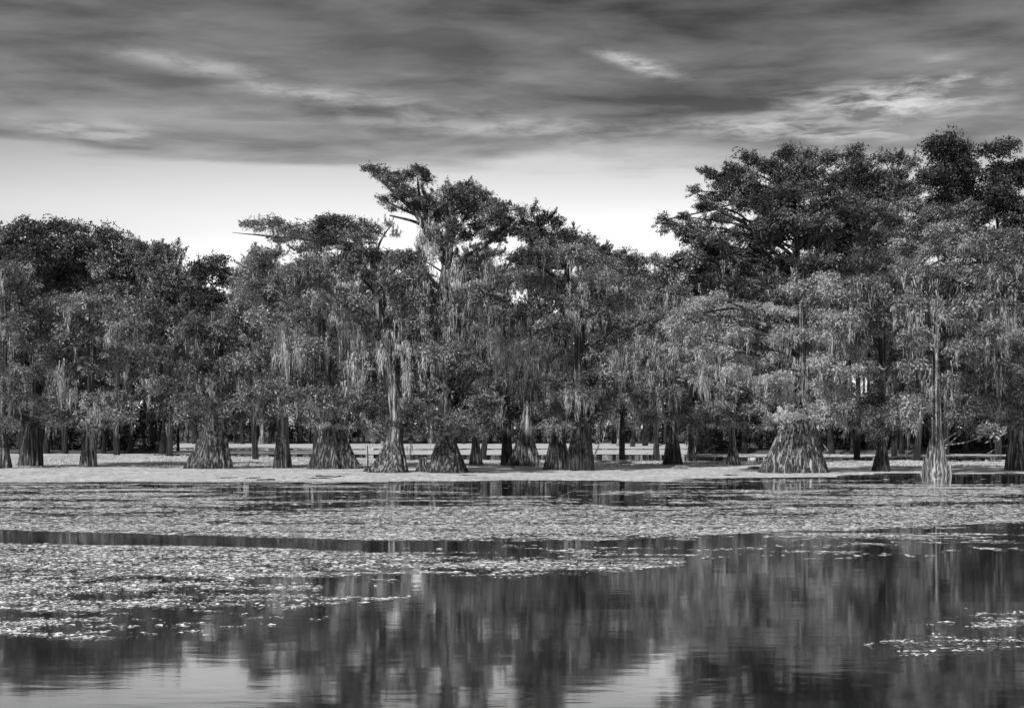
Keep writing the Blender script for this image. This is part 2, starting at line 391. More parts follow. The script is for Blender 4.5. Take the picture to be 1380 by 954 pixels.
def trunk_obj(pts, D, parent, origin, color, base_half, nt, flute, ridges=11, foot=None):
    """pts: (px, py, half width px) from the waterline up; flared fluted base"""
    P = [at(x, y, D) for x, y, w in pts]; R = [w / F * D for x, y, w in pts]
    zb = P[0][2]
    zs = np.array([p[2] for p in P]); xs = np.array([p[0] for p in P]); Rr = np.array(R)
    top = zs[-1]
    zz = np.concatenate([[-.5], np.linspace(0.0, min(3.2, top), 22), np.arange(min(3.2, top) + .4, top, .5)])
    cx = np.interp(zz, zs, xs)
    if len(zz) > 40:
        for _ in range(4): cx[1:-1] = (cx[:-2] + 2 * cx[1:-1] + cx[2:]) / 4
    # radius: ends of the given list, curved flare between the first two
    r1 = Rr[1]; z1 = zs[1]; r0 = Rr[0]
    lin = np.interp(zz, zs, Rr)
    u = np.clip(zz / max(z1, .1), 0, 1)
    flare = r1 + (r0 - r1) * (1 - u) ** 1.02
    rad = np.where(zz < z1, flare, lin); rad[0] = r0 * 1.08
    th = np.arange(nt) / nt * 2 * np.pi
    g = np.zeros(nt); ang = np.sort(rng.uniform(0, 2 * np.pi, ridges) * .75 + np.arange(ridges) / ridges * 2 * np.pi * .5)
    for k in range(ridges):
        d = (th - ang[k] + np.pi) % (2 * np.pi) - np.pi; wd = rng.uniform(.08, .34)
        g += rng.uniform(.5, 1.0) * np.exp(-(d / wd) ** 2)
    g2 = np.interp((th * 3.1) % (2 * np.pi), th, g)
    g = g - g.mean(); g2 = (g2 - g2.mean()) * .35
    amp = flute * (np.clip(1 - zz / (z1 * 1.6 + .1), 0, 1) ** .8) + .05
    rowj = fbm(th[None] * 3.0 + 0 * zz[:, None], zz[:, None] * 1.3 + 7.7 * rng.random(), rng.integers(999), 3) - .5
    rr = rad[:, None] * (1 + amp[:, None] * (g[None] + g2[None]) + .14 * rowj)
    rr = rr * (1 + .09 * (1 - u)[:, None] * np.cos(th - rng.uniform(0, 6.28)) + .07 * (1 - u)[:, None] * np.cos(2 * th - rng.uniform(0, 6.28)))
    yb = D
    V = np.stack([cx[:, None] + rr * np.cos(th), yb + rr * np.sin(th), np.repeat(zz[:, None], nt, 1)], -1)
    n = len(zz); V = V.reshape(-1, 3)
    i = (np.arange(n - 1)[:, None] * nt + np.arange(nt)[None]); j = (np.arange(n - 1)[:, None] * nt + (np.arange(nt)[None] + 1) % nt)
    Fc = np.stack([i, j, j + nt, i + nt], -1).reshape(-1, 4)
    return mesh_obj('trunk', V, Fc, M_BARK, parent, origin, smooth=True, color=color)

def inside(n, c, r):
    """n random points in an ellipsoid, pushed towards its shell"""
    d = rng.normal(0, 1, (n, 3)); d /= np.linalg.norm(d, axis=1, keepdims=True)
    return c + d * (rng.uniform(.1, 1, n) ** .5)[:, None] * r

def tree(name, label, base, pts, blobs, leaf=.085, bark=.20, kind='pad', group=None, moss=.4, moss_len=1.5,
         D=None, flute=.18, nt=60, limbs=(), pad_r=None, cat='tree', limb_parts=True, limb_from=0, dens=1.0, mat=None, mass=1.0, moss_col=.24, fill=.8, fill_from=395, skyline=0, clear=None):
    bx, by, bw = base
    if D is None: D = dist_of(by)
    org = np.array([(bx - 690) / F * D, D, 0.0])
    root = empty(name, org); tag(root, label, cat, group)
    m = D / F                                           # metres per photo pixel
    y0 = HZ + F * CAMH / D
    full = [(bx, y0, bw)] + list(pts)
    trunk_obj(full, D, root, org, bark, bw * m, nt, flute, ridges=int(np.clip(bw * m * 7, 6, 15)))
    R0 = pad_r or float(np.clip(.0095 * D, .55, 1.6))
    C, R, O, MP, ML, SP, SO = [], [], [], [], [], [], []
    axx = np.array([at(x, y, D) for x, y, w in full]); 
    blobs = list(blobs); nb = len(blobs)
    if fill:
        for b in list(blobs):
            if fill_from < b[1] < (556 if D < 84 else 430) and rng.random() < fill: blobs.append((b[0] + rng.normal(0, 14), b[1] + rng.uniform(-6, 12), b[2] * .8, b[3] * .9))
    for ib, b in enumerate(blobs):
        cx, cy, rx, ry = b[:4]; k2 = b[4] if len(b) > 4 else kind
        dy = (rng.uniform(-1.35, .65) if cy > 395 else rng.uniform(-1, 1)) * (1.2 + rx * m * .6)
        c = at(cx, cy, D); c[1] += dy; c[0] *= (D + dy) / D; c[2] = CAMH + (c[2] - CAMH) * (D + dy) / D
        r = np.array([max(rx * m - .5 * R0, .25), max(rx * m * .8, .3), max(ry * m * 1.15 - .12 * R0, .12)])
        hid = .68 if (D > 84 and cy > 430) else 1.0
        n = int(np.clip(hid * mass * 11.0 * (rx * m) * (ry * m + .25) / (R0 * R0) + 2, 3, 90))
        p = inside(n, c, r)
        C.append(p); R.append(rng.uniform(.55, 1.1, n) * R0 * (min(1, ry * m / (.5 * R0)) if ry * m < .5 * R0 else 1)); O.append(p - np.array([org[0], D, c[2] - 1.0]))
        if moss > 0 and cy > 322:
            nm = rng.poisson(moss * 5.5 * rx * m * (1 if cy < 548 else .2))
            if nm:
                q = inside(nm, c, r * 1.05); q[:, 2] -= .1
                MP.append(q); ML.append(rng.uniform(.35, 1.0, nm) ** 1.3 * moss_len)
        # a limb from the trunk to the blob
        if cy < skyline:                       # feathery shoots breaking the outline
            ns = max(3, int(rx * m * 2.2)); q = rng.normal(0, 1, (ns, 3)); q[:, 2] = abs(q[:, 2]); q /= np.linalg.norm(q, axis=1, keepdims=True)
            SP.append(c + q * r * rng.uniform(.9, 1.35, ns)[:, None] + np.array([0, 0, .1])); SO.append(q + np.array([0, 0, .5]) + rng.normal(0, .3, (ns, 3)))
        if limb_parts and ib < nb and cy > limb_from:
            zt = min(c[2] - rng.uniform(.2, .45) * abs(c[0] - org[0]) - .3, axx[-1][2]); zt = max(zt, 1.3)
            tx = np.interp(zt, axx[:, 2], axx[:, 0])
            rl = float(np.clip(.016 * abs(c[0] - tx) + .03, .03, .075)) * (1 if D < 100 else 1.3)
            a = np.array([tx, D, zt]); mid = (a + c) / 2 + np.array([0, 0, rng.uniform(.0, .3) * abs(c[0] - tx)])
            tube_obj('limb', [a, mid, c, c + (c - mid) * .12], [rl, rl * .8, rl * .5, rl * .15], 6, M_BARK, root, org, min(bark * .45, .10), step=.5)
    C = np.concatenate(C); R = np.concatenate(R); O = np.concatenate(O)
    if clear:                                           # boughs that leave the trunk bare
        qx = 690 + C[:, 0] / C[:, 1] * F; qy = HZ - (C[:, 2] - CAMH) / C[:, 1] * F
        k = ~((qx > clear[0]) & (qx < clear[1]) & (qy > clear[2]) & (qy < clear[3]) & (C[:, 1] < D + .2)); C, R, O = C[k], R[k], O[k]
    if kind == 'mix3':
        w = rng.random(len(C)); parts = [place(kk, C[m_], R[m_] * f_, out=O[m_], dens=dens) for kk, m_, f_ in (('pad', w < .35, 1.0), ('spray', (w >= .35) & (w < .7), 1.1), ('clump', w >= .7, .85))]
        L = np.concatenate([p[0] for p in parts]); T = np.concatenate([p[1] for p in parts])
    elif kind == 'mix':
        sel = rng.random(len(C)) < .5
        L1, T1 = place('pad', C[sel], R[sel], dens=dens); L2, T2 = place('spray', C[~sel], R[~sel] * 1.1, out=O[~sel], dens=dens)
        L = np.concatenate([L1, L2]); T = np.concatenate([T1, T2])
    else:
        L, T = place(kind, C, R, out=O, dens=dens)
    if SP:
        SP = np.concatenate(SP); SO = np.concatenate(SO)
        L2, T2 = place('spray', SP, rng.uniform(.35, .75, len(SP)) * R0 * .7, out=SO, dens=.6); L = np.concatenate([L, L2]); T = np.concatenate([T, T2])
    leaves_obj('crown', L, T, mat or (M_BROAD if kind == 'clump' else M_LEAF), root, org, leaf, 'stuff')
    if MP:
        MP = np.concatenate(MP); ML = np.concatenate(ML)
        Lm, Tm = moss_leaves(MP, ML, .05 + .06 * ML, 9)
        leaves_obj('hanging_moss', Lm, Tm, M_MOSS, root, org, moss_col, 'stuff')
    for lp in limbs:                                    # limbs that show: list of (px, py, half width px)
        lp = [q for a, b in zip(lp[:-1], lp[1:]) for q in (a, ((a[0] + b[0]) / 2 + rng.normal(0, 2.2), (a[1] + b[1]) / 2 + rng.normal(0, 2.2), (a[2] + b[2]) / 2))] + [lp[-1]]
        tube_obj('limb', [at(x, y, D) + np.array([0, dd, 0]) for (x, y, w), dd in zip(lp, np.cumsum(rng.uniform(-.2, .1, len(lp))))],
                 [w * m for x, y, w in lp], 8, M_BARK, root, org, bark * .6, step=.3)
    return root

def add_moss(root, pts, D, length, col=.26, n=9, spread=.10):
    k = max(3, len(pts) // 5); hub = pts[:k]; sel = rng.integers(0, k, int(len(pts) * .6))
    pts = np.asarray(hub)[sel] + rng.normal(0, 1, (len(sel), 2)) * np.array([6, 14]); length = (np.asarray(length)[:k][sel] * rng.uniform(.25, 1.2, len(sel)))
    P = np.array([at(x, y, D + rng.uniform(-1.5, .4)) for x, y in pts]); 
    L, T = moss_leaves(P, length, np.full(len(P), spread), n)
    leaves_obj('hanging_moss', L, T, M_MOSS, root, np.array(root.location), col * .8, 'stuff')
def scatter_px(n, x0, x1, y0, y1): return np.stack([rng.uniform(x0, x1, n), rng.uniform(y0, y1, n)], 1)

#TREES#
# ------------------------------------------------------------------ cypresses standing in the water, left to right
CY = 'bald cypresses standing in the shallow water'
tree('bald_cypress', 'cypress with a dark trunk half cut off by the left edge of the view', (44, 628.5, 15),
     [(46, 560, 9), (50, 480, 6), (52, 410, 4)], [(70, 565, 34, 12), (20, 560, 40, 14), (55, 515, 40, 18), (15, 500, 40, 22), (80, 470, 38, 18), (30, 440, 45, 25), (70, 420, 40, 22)],
     leaf=.10, bark=.13, group=CY, moss=.7)
t1 = tree('bald_cypress', 'small pale cypress stump-like trunk under low feathery boughs at far left', (119, 629.5, 12),
     [(120, 603, 9), (120, 560, 5.5), (123, 500, 4.5), (128, 440, 4), (140, 400, 3)],
     [(88, 566, 34, 9), (150, 560, 42, 9), (120, 575, 30, 7), (75, 545, 30, 10), (110, 530, 45, 12), (160, 535, 30, 10), (90, 495, 40, 14), (140, 480, 50, 16), (110, 450, 45, 16), (165, 440, 40, 18), (130, 410, 50, 18)],
     leaf=.13, bark=.26, group=CY, moss=.8)
add_moss(t1, scatter_px(60, 75, 170, 500, 560), 71, rng.uniform(.5, 1.8, 60))
t2 = tree('bald_cypress', 'dark cypress with a wide ribbed flaring base leaning foot to the left', (285, 631.5, 30),
     [(290, 577, 14), (292, 530, 9), (294, 470, 7), (288, 410, 5)],
     [(268, 545, 40, 13), (312, 548, 34, 11), (250, 562, 24, 8), (288, 565, 34, 7), (290, 515, 42, 14), (262, 495, 32, 14), (315, 490, 28, 14), (292, 465, 40, 16), (265, 440, 30, 16), (305, 430, 30, 18)],
     leaf=.085, bark=.15, group=CY, moss=.5, nt=128)
t3 = tree('bald_cypress', 'narrow dark cypress trunk with long pale moss curtains above it', (380, 631.5, 12),
     [(381, 590, 8), (382, 550, 6.5), (385, 500, 6), (386, 440, 5), (380, 395, 4)],
     [(375, 552, 36, 10), (345, 535, 26, 9), (402, 540, 30, 10), (370, 520, 32, 9), (342, 457, 20, 5), (372, 425, 40, 14), (345, 400, 34, 16), (398, 408, 32, 16), (355, 365, 36, 14), (395, 370, 34, 14), (350, 344, 24, 9), (330, 385, 24, 16)],
     leaf=.12, bark=.12, group=CY, moss=.7)
add_moss(t3, scatter_px(70, 368, 402, 425, 480), 71, rng.uniform(.8, 2.8, 70), .32)
t4 = tree('bald_cypress', 'squat broad fluted cypress base under a flat shelf of foliage', (447, 632, 30),
     [(447, 584, 15), (446, 545, 8), (441, 490, 6), (432, 430, 5)],
     [(446, 574, 48, 5), (410, 566, 26, 6), (486, 572, 22, 6), (440, 552, 40, 8), (415, 532, 34, 10), (458, 530, 34, 9), (435, 505, 42, 10), (468, 494, 30, 6), (420, 470, 30, 12), (410, 420, 44, 16), (450, 400, 40, 16), (425, 380, 40, 12), (430, 354, 44, 10), (398, 366, 32, 10), (465, 362, 30, 10)],
     leaf=.12, bark=.12, group=CY, moss=.7, nt=128)
add_moss(t4, scatter_px(190, 395, 500, 405, 455), 72, rng.uniform(.5, 2.6, 190), .30)
t5 = tree('bald_cypress', 'cypress with a crooked pale trunk carrying the flat topped crown on the skyline', (530, 637, 27),
     [(532, 598, 12), (535, 560, 9), (528, 510, 8), (521, 470, 7), (513, 430, 6), (506, 390, 5.5), (503, 352, 4.5)],
     [(332, 302, 14, 5, 'spray'), (352, 303, 26, 8), (392, 312, 28, 10), (425, 310, 34, 13), (465, 303, 36, 11), (500, 308, 28, 9), (524, 302, 16, 4), (372, 300, 16, 7), (410, 320, 36, 8), (450, 320, 36, 9), (490, 320, 28, 8), (445, 298, 26, 7), (500, 346, 34, 9), (535, 352, 28, 9), (470, 352, 34, 10), (420, 335, 34, 8), (532, 316, 12, 4), (380, 322, 30, 6), (440, 330, 34, 7), (475, 335, 26, 8),
      (485, 372, 44, 12), (455, 365, 30, 12), (525, 385, 30, 14), (470, 410, 36, 14), (545, 415, 30, 14), (500, 440, 34, 12), (560, 450, 24, 12),
      (530, 575, 38, 10), (512, 588, 20, 6), (556, 590, 20, 5), (545, 550, 42, 12), (560, 520, 30, 12)],
     leaf=.09, bark=.22, group=CY, moss=.6, nt=112, kind='mix', mass=1.3, limb_from=340, skyline=325, clear=(508, 544, 465, 560),
     limbs=[[(503, 354, 4.5), (490, 335, 3.5), (465, 327, 3), (425, 326, 2.4), (385, 324, 1.8), (350, 319, 1.0), (334, 320, .6), (318, 317, .3)],
            [(504, 360, 2.6), (507, 338, 2.0), (513, 322, 1.5), (522, 310, 1.0), (533, 302, .5)], [(490, 336, 2.8), (478, 322, 2.2), (470, 310, 1.4)],
            [(425, 326, 2), (412, 318, 1.5), (398, 310, 1)], [(522, 428, 2.2), (540, 410, 2.0), (560, 385, 1.0)],
            [(519, 470, 2.4), (510, 458, 2.0), (500, 470, 1.0)], [(454, 541, .6), (480, 534, .9), (500, 529, 1.1), (530, 531, 1.6)]])
add_moss(t5, scatter_px(120, 470, 580, 430, 500), 64, rng.uniform(.5, 2.4, 120), .30)
t6 = tree('bald_cypress', 'tallest cypress with an open windswept crown reaching above the others', (600, 637.5, 30),
     [(601, 597, 14), (600, 560, 10), (597, 500, 8), (594, 440, 8), (598, 390, 8), (603, 355, 7.5)],
     [(500, 228, 11, 6, 'spray'), (512, 234, 14, 8), (532, 243, 20, 10), (552, 236, 10, 7), (566, 230, 13, 8), (575, 242, 12, 8), (550, 258, 22, 10), (518, 270, 16, 6), (530, 282, 14, 5), (572, 275, 26, 13), (605, 262, 24, 12), (598, 286, 34, 15),
      (632, 256, 20, 9), (648, 266, 20, 10), (664, 272, 10, 5), (635, 285, 28, 13), (662, 295, 20, 10), (610, 306, 26, 8), (680, 308, 14, 7), (625, 318, 24, 7), (655, 318, 22, 7), (680, 298, 18, 10), (590, 316, 16, 8), (675, 282, 16, 8), (604, 326, 22, 7), (572, 326, 9, 6), (645, 332, 26, 6), (672, 320, 18, 7), (695, 312, 14, 8), (562, 346, 22, 9), (640, 350, 30, 10), (600, 344, 24, 8), (620, 272, 24, 10), (645, 306, 24, 8), (582, 298, 20, 9), (560, 278, 18, 9), (540, 262, 16, 8), (660, 284, 20, 8),
      (565, 370, 30, 14), (635, 365, 30, 14), (585, 400, 34, 14), (640, 400, 36, 16), (610, 430, 40, 16), (570, 440, 26, 14), (600, 475, 46, 14), (640, 500, 30, 12),
      (600, 522, 50, 12), (565, 545, 34, 12), (630, 540, 42, 11), (600, 565, 42, 9), (575, 585, 34, 7), (630, 580, 44, 7), (660, 568, 26, 8)],
     leaf=.085, bark=.13, group=CY, moss=.7, nt=128, kind='mix', mass=1.7, limb_from=340, skyline=310,
     limbs=[[(602, 362, 6.5), (590, 335, 5.5), (572, 305, 4.5), (548, 275, 3), (520, 250, 1.8), (498, 226, .7)], [(592, 338, 4), (584, 310, 3.2), (570, 280, 2.2), (563, 240, 1)],
            [(604, 358, 5), (606, 325, 4), (603, 295, 3), (606, 265, 1.5)], [(606, 330, 3), (616, 310, 2.4), (632, 285, 1.6), (640, 262, .8)],
            [(607, 378, 5), (622, 355, 4.5), (645, 336, 3.5), (668, 322, 2.4), (695, 300, 1)], [(572, 306, 2.4), (550, 296, 1.8), (525, 290, 1)],
            [(560, 290, 2), (540, 283, 1.6), (512, 268, .7)], [(600, 392, 3), (580, 378, 2.5), (560, 345, 1.2)]])
add_moss(t6, scatter_px(170, 565, 665, 345, 440), 63.5, rng.uniform(.4, 2.4, 170), .22)
add_moss(t6, scatter_px(40, 560, 600, 305, 335), 63.5, rng.uniform(.5, 1.6, 40), .30)
tree('bald_cypress', 'thin pale cypress trunk just right of the tallest cypress', (641, 627.5, 8.5), [(641, 598, 5), (640, 560, 4), (644, 500, 3.5)],
     [(645, 562, 30, 9), (665, 540, 28, 10), (640, 525, 26, 12), (650, 490, 30, 14)], leaf=.10, bark=.22, group=CY, moss=.9, nt=40)
tree('bald_cypress', 'straight black cypress trunk close beside a pale broad one', (684, 627.5, 9), [(683, 600, 6.5), (682, 560, 6), (680, 500, 5), (676, 430, 4)],
     [(690, 548, 34, 10), (668, 520, 32, 12), (700, 500, 34, 14), (680, 465, 40, 16), (660, 430, 36, 16), (700, 420, 36, 18), (680, 380, 40, 14)], leaf=.085, bark=.08, group=CY, moss=.9, nt=48)
t9 = tree('bald_cypress', 'pale grey broad cypress base with spreading roots between dark trunks', (709, 628, 19), [(710, 590, 10), (712, 555, 7), (716, 500, 5), (722, 440, 4)],
     [(712, 572, 36, 8), (740, 552, 34, 10), (715, 535, 34, 10), (730, 500, 36, 12), (705, 470, 30, 12)], leaf=.095, bark=.25, group=CY, moss=.8, nt=96)
t10 = tree('bald_cypress', 'dark cypress with one curved root foot left of the double trunk', (750, 633.5, 16), [(752, 588, 8), (755, 540, 6), (758, 470, 5.5), (760, 400, 5), (768, 355, 4)],
     [(745, 574, 42, 7), (765, 548, 36, 10), (742, 520, 36, 12), (765, 480, 42, 14), (745, 440, 40, 16), (775, 410, 40, 16), (740, 375, 44, 16), (730, 345, 36, 10), (700, 348, 30, 10), (742, 330, 30, 8), (772, 338, 28, 8), (700, 375, 36, 14)],
     leaf=.09, bark=.085, group=CY, moss=.9, nt=72)
add_moss(t10, scatter_px(260, 655, 800, 430, 500), 69, rng.uniform(.5, 2.4, 260), .27)
t11 = tree('bald_cypress', 'thick dark double-stemmed cypress in the middle of the row', (779, 634.5, 17), [(784, 578, 11), (784, 520, 8), (781, 460, 7), (780, 400, 5), (790, 350, 4)],
     [(795, 566, 44, 8), (815, 545, 36, 11), (785, 530, 40, 10), (812, 505, 36, 14), (785, 480, 40, 12), (820, 455, 40, 16), (795, 420, 40, 14), (835, 405, 38, 16), (800, 375, 46, 14), (800, 352, 32, 10), (832, 365, 32, 10), (858, 380, 28, 10)],
     leaf=.10, bark=.055, group=CY, moss=.8, nt=80, limbs=[[(793, 637, 8.5), (792, 600, 6), (790, 570, 5)]])
t12 = tree('bald_cypress', 'slim dark cypress with a long straight trunk right of centre', (906, 626.5, 13), [(906, 592, 8), (905, 540, 6.5), (905, 480, 6), (903, 420, 4)],
     [(890, 565, 40, 7), (930, 574, 36, 6), (915, 552, 36, 8), (875, 540, 34, 9), (925, 520, 34, 12), (880, 505, 40, 12), (860, 470, 40, 14), (905, 475, 32, 14), (885, 435, 40, 16), (850, 425, 36, 16), (900, 400, 36, 14)],
     leaf=.11, bark=.11, group=CY, moss=.8)
add_moss(t12, scatter_px(220, 815, 960, 460, 540), 79, rng.uniform(.5, 2.4, 220), .30)
tree('bald_cypress', 'short pale cypress base alone left of the giant one', (987, 627, 10), [(987, 603, 5), (985, 565, 3.6), (981, 510, 3)],
     [(985, 572, 34, 7), (965, 550, 36, 9), (1005, 548, 34, 9), (980, 520, 40, 12), (1010, 510, 36, 12)], leaf=.12, bark=.20, group=CY, moss=.9, nt=48)
t15 = tree('bald_cypress', 'giant cypress with a huge bell shaped ribbed base and light boughs', (1072, 637.5, 44),
     [(1074, 575, 22), (1080, 545, 9), (1083, 500, 6.5), (1080, 450, 6), (1076, 405, 5)],
     [(1060, 562, 44, 7), (1108, 565, 42, 7), (1030, 574, 22, 5), (1085, 548, 40, 9), (1135, 545, 30, 10), (1045, 535, 34, 9), (1110, 522, 44, 10), (1060, 512, 42, 9), (1140, 500, 30, 8), (1090, 490, 40, 9), (1040, 485, 32, 9),
      (1100, 455, 44, 12), (1060, 450, 30, 10), (1140, 430, 36, 14), (1090, 420, 36, 12), (1120, 395, 40, 12), (1080, 388, 34, 12), (1110, 378, 34, 10), (1150, 470, 26, 10),
      (912, 437, 22, 9), (925, 425, 26, 9), (945, 408, 24, 8), (968, 402, 18, 8), (938, 447, 30, 9), (985, 417, 34, 8), (968, 437, 26, 9), (1020, 415, 30, 7), (1045, 418, 24, 6), (990, 450, 30, 9), (1000, 478, 34, 8), (960, 472, 34, 9), (975, 497, 44, 7), (1020, 500, 34, 7), (935, 500, 20, 8)],
     leaf=.245, bark=.24, group=CY, moss=.6, nt=150, flute=.11, moss_col=.30, clear=(1068, 1098, 455, 552),
     limbs=[[(1083, 480, 4), (1068, 458, 3.6), (1045, 442, 3), (1015, 434, 2.4), (980, 428, 1.8), (940, 425, 1)], [(1085, 566, 1.2), (1120, 556, 1.2), (1165, 548, .6)],
            [(1140, 420, 2.6), (1120, 408, 2.2), (1098, 392, 1.6), (1078, 384, .8)]])
tree('bald_cypress', 'slender dark cypress with a small flared foot right of the giant one', (1188, 635.5, 13), [(1189, 600, 6), (1187, 550, 5.5), (1190, 500, 5), (1188, 450, 5), (1190, 400, 3.5)],
     [(1185, 582, 28, 8), (1155, 572, 30, 8), (1220, 572, 30, 8), (1185, 560, 34, 8), (1170, 540, 30, 9), (1215, 540, 28, 10), (1190, 500, 24, 10), (1160, 445, 34, 12), (1215, 440, 34, 14), (1190, 410, 40, 14), (1160, 385, 44, 14), (1215, 375, 44, 14), (1150, 415, 30, 10)],
     leaf=.10, bark=.08, group=CY, moss=.9)
t17 = tree('bald_cypress', 'tall pale straight cypress with split roots near the right edge', (1265, 639, 14), [(1263, 585, 6.5), (1261, 520, 5.5), (1260, 460, 5.5), (1257, 425, 5.2), (1247, 402, 4.5), (1228, 372, 3)],
     [(1235, 545, 24, 12), (1290, 560, 30, 10), (1315, 545, 30, 12), (1240, 520, 24, 10), (1300, 515, 34, 12), (1230, 492, 26, 12), (1330, 580, 28, 9), (1300, 470, 40, 12), (1235, 455, 26, 14), (1320, 440, 40, 14), (1285, 430, 40, 12), (1235, 410, 30, 12), (1300, 400, 46, 14),
      (1225, 365, 38, 14), (1275, 370, 44, 14), (1325, 375, 36, 16), (1250, 335, 40, 12), (1305, 335, 44, 14), (1275, 308, 36, 10), (1220, 335, 34, 12)],
     leaf=.125, bark=.36, group=CY, moss=.8, nt=96, flute=.2, clear=(1246, 1278, 420, 640),
     limbs=[[(1260, 430, 5), (1272, 405, 3.6), (1285, 375, 2.4)], [(1247, 402, 3), (1235, 395, 2), (1212, 392, 1)], [(1272, 605, 1.2), (1290, 590, 1.0), (1315, 568, .5)], [(1272, 600, 1), (1300, 598, .9), (1330, 585, .5)]])
add_moss(t17, scatter_px(120, 1205, 1360, 400, 460), 61, rng.uniform(.5, 2.0, 120), .24)
tree('bald_cypress', 'partly seen cypress standing at the far right beyond the pale straight one', (1372, 634, 18), [(1370, 585, 9), (1368, 500, 7), (1365, 420, 5), (1368, 360, 3)],
     [(1370, 570, 34, 10), (1345, 545, 30, 12), (1385, 530, 34, 14), (1360, 500, 34, 14), (1380, 460, 36, 16), (1350, 420, 34, 16), (1385, 390, 36, 18), (1360, 350, 40, 18), (1385, 320, 30, 16)], leaf=.11, bark=.2, group=CY, moss=.8)
tree('bald_cypress', 'partly seen cypress standing at the far left of the shore row', (-2, 631, 18), [(0, 585, 9), (2, 500, 7), (5, 430, 5), (3, 370, 3)],
     [(0, 570, 34, 10), (-15, 540, 34, 12), (20, 535, 30, 12), (0, 500, 40, 16), (-10, 460, 36, 16), (20, 430, 34, 16), (0, 395, 40, 18), (15, 365, 34, 14)], leaf=.10, bark=.17, group=CY, moss=.8)

# ------------------------------------------------------------------ taller trees behind, making the skyline
BK = 'tall forest trees behind the cypress row'
def back(x, D, top, blobs, label, leaf=.06, kind='clump', hw=3.6, bark=.04, **kw):
    y0 = HZ + F * CAMH / D; bb = [(x + rng.normal(0, 3), 590 - (590 - top) * q, hw * (1 - .7 * q)) for q in (.1, .35, .6, .85)]
    kind = 'mix3' if kind == 'mix' else kind
    return tree('forest_tree' if kind == 'clump' else 'forest_cypress', label, (x, y0, hw * 1.2), bb, blobs, leaf=leaf, bark=bark, kind=kind, D=D, group=BK, nt=14, flute=.05, mass=kw.pop('fmass', 1.35), fill_from=top + 30, skyline=top + 42,
                moss=kw.pop('moss', .15), **kw)
back(88, 128, 300, [(75, 308, 22, 9), (100, 310, 24, 10), (65, 330, 30, 14), (110, 335, 30, 16), (85, 360, 45, 18), (130, 345, 25, 14), (60, 385, 35, 20), (105, 395, 45, 20), (80, 430, 45, 20), (75, 480, 40, 25)],
     'dark rounded tree crown at the left end of the skyline')
back(30, 122, 305, [(40, 310, 30, 12), (10, 320, 34, 14), (30, 350, 40, 20), (-10, 360, 34, 24), (20, 400, 45, 25), (30, 460, 45, 30)], 'dark tree crown running off the left edge', moss=.1)
back(158, 118, 318, [(145, 318, 20, 12), (165, 330, 28, 12), (190, 340, 24, 12), (150, 360, 35, 18), (185, 370, 35, 18), (165, 405, 45, 20), (150, 445, 45, 20), (190, 470, 45, 22), (160, 500, 45, 20)],
     'bushy tree crown second from the left on the skyline', leaf=.07)
back(228, 112, 328, [(215, 338, 18, 9, 'clump'), (232, 345, 24, 12), (205, 355, 22, 12), (245, 370, 28, 14), (220, 390, 40, 18), (200, 425, 38, 20), (240, 430, 36, 20), (215, 475, 42, 20), (225, 520, 40, 18)],
     'feathery treetop left of the low dip in the skyline', leaf=.08, kind='mix')
back(285, 105, 348, [(290, 358, 18, 10), (270, 368, 22, 12), (300, 375, 18, 14), (262, 395, 20, 12), (290, 408, 30, 16), (270, 450, 34, 18), (300, 470, 30, 20)],
     'almost black tree crown just left of the dip', leaf=.035)
back(345, 98, 335, [(345, 342, 18, 7), (370, 345, 24, 9), (335, 360, 24, 10), (325, 385, 26, 14), (360, 380, 34, 16), (335, 420, 32, 20), (370, 460, 36, 20), (330, 480, 30, 20), (350, 520, 36, 18)],
     'light airy treetop beneath the flat crown limb', leaf=.12, kind='mix')
back(425, 100, 350, [(420, 358, 34, 10), (455, 360, 30, 12), (400, 385, 36, 16), (445, 395, 38, 16), (420, 430, 45, 20), (455, 460, 40, 22), (410, 490, 40, 22), (440, 530, 44, 20)],
     'shadowed tree filling in beneath the flat topped crown', leaf=.055, kind='mix')
back(520, 100, 342, [(500, 352, 22, 8), (530, 348, 26, 7), (555, 352, 20, 8), (515, 378, 36, 16), (550, 385, 36, 18), (490, 420, 38, 20), (540, 430, 42, 20), (510, 480, 44, 22), (550, 500, 40, 24), (500, 545, 40, 20)],
     'dark tree between the crooked cypress and the tallest one', leaf=.055, kind='mix')
back(650, 100, 335, [(640, 344, 26, 6), (665, 340, 24, 9), (630, 362, 30, 12), (665, 370, 36, 16), (620, 405, 36, 20), (660, 415, 40, 20), (600, 450, 44, 24), (650, 470, 44, 24), (610, 510, 44, 22), (660, 530, 40, 22)],
     'dense tree below the right limb of the tallest cypress', leaf=.065, kind='mix')
back(712, 88, 276, [(700, 286, 18, 7), (718, 284, 16, 7), (735, 296, 22, 10), (750, 300, 14, 9, ), (712, 302, 26, 8), (728, 318, 34, 9), (755, 320, 20, 10), (715, 345, 36, 12), (745, 350, 38, 14), (700, 375, 34, 14), (735, 390, 40, 18), (710, 430, 40, 20), (740, 470, 44, 22), (720, 520, 44, 22)],
     'open topped cypress right of the tallest one on the skyline', leaf=.06, kind='mix', moss=.4, bark=.15)
back(782, 96, 312, [(770, 316, 20, 9), (790, 328, 22, 10), (810, 338, 22, 9), (775, 345, 32, 14), (812, 358, 32, 12), (790, 385, 42, 18), (775, 430, 40, 20), (815, 430, 40, 20), (790, 480, 44, 22), (820, 520, 40, 22), (768, 512, 30, 18), (765, 545, 30, 14)],
     'crown sloping down to the right beside the open topped cypress', leaf=.065, kind='mix', moss=.3)
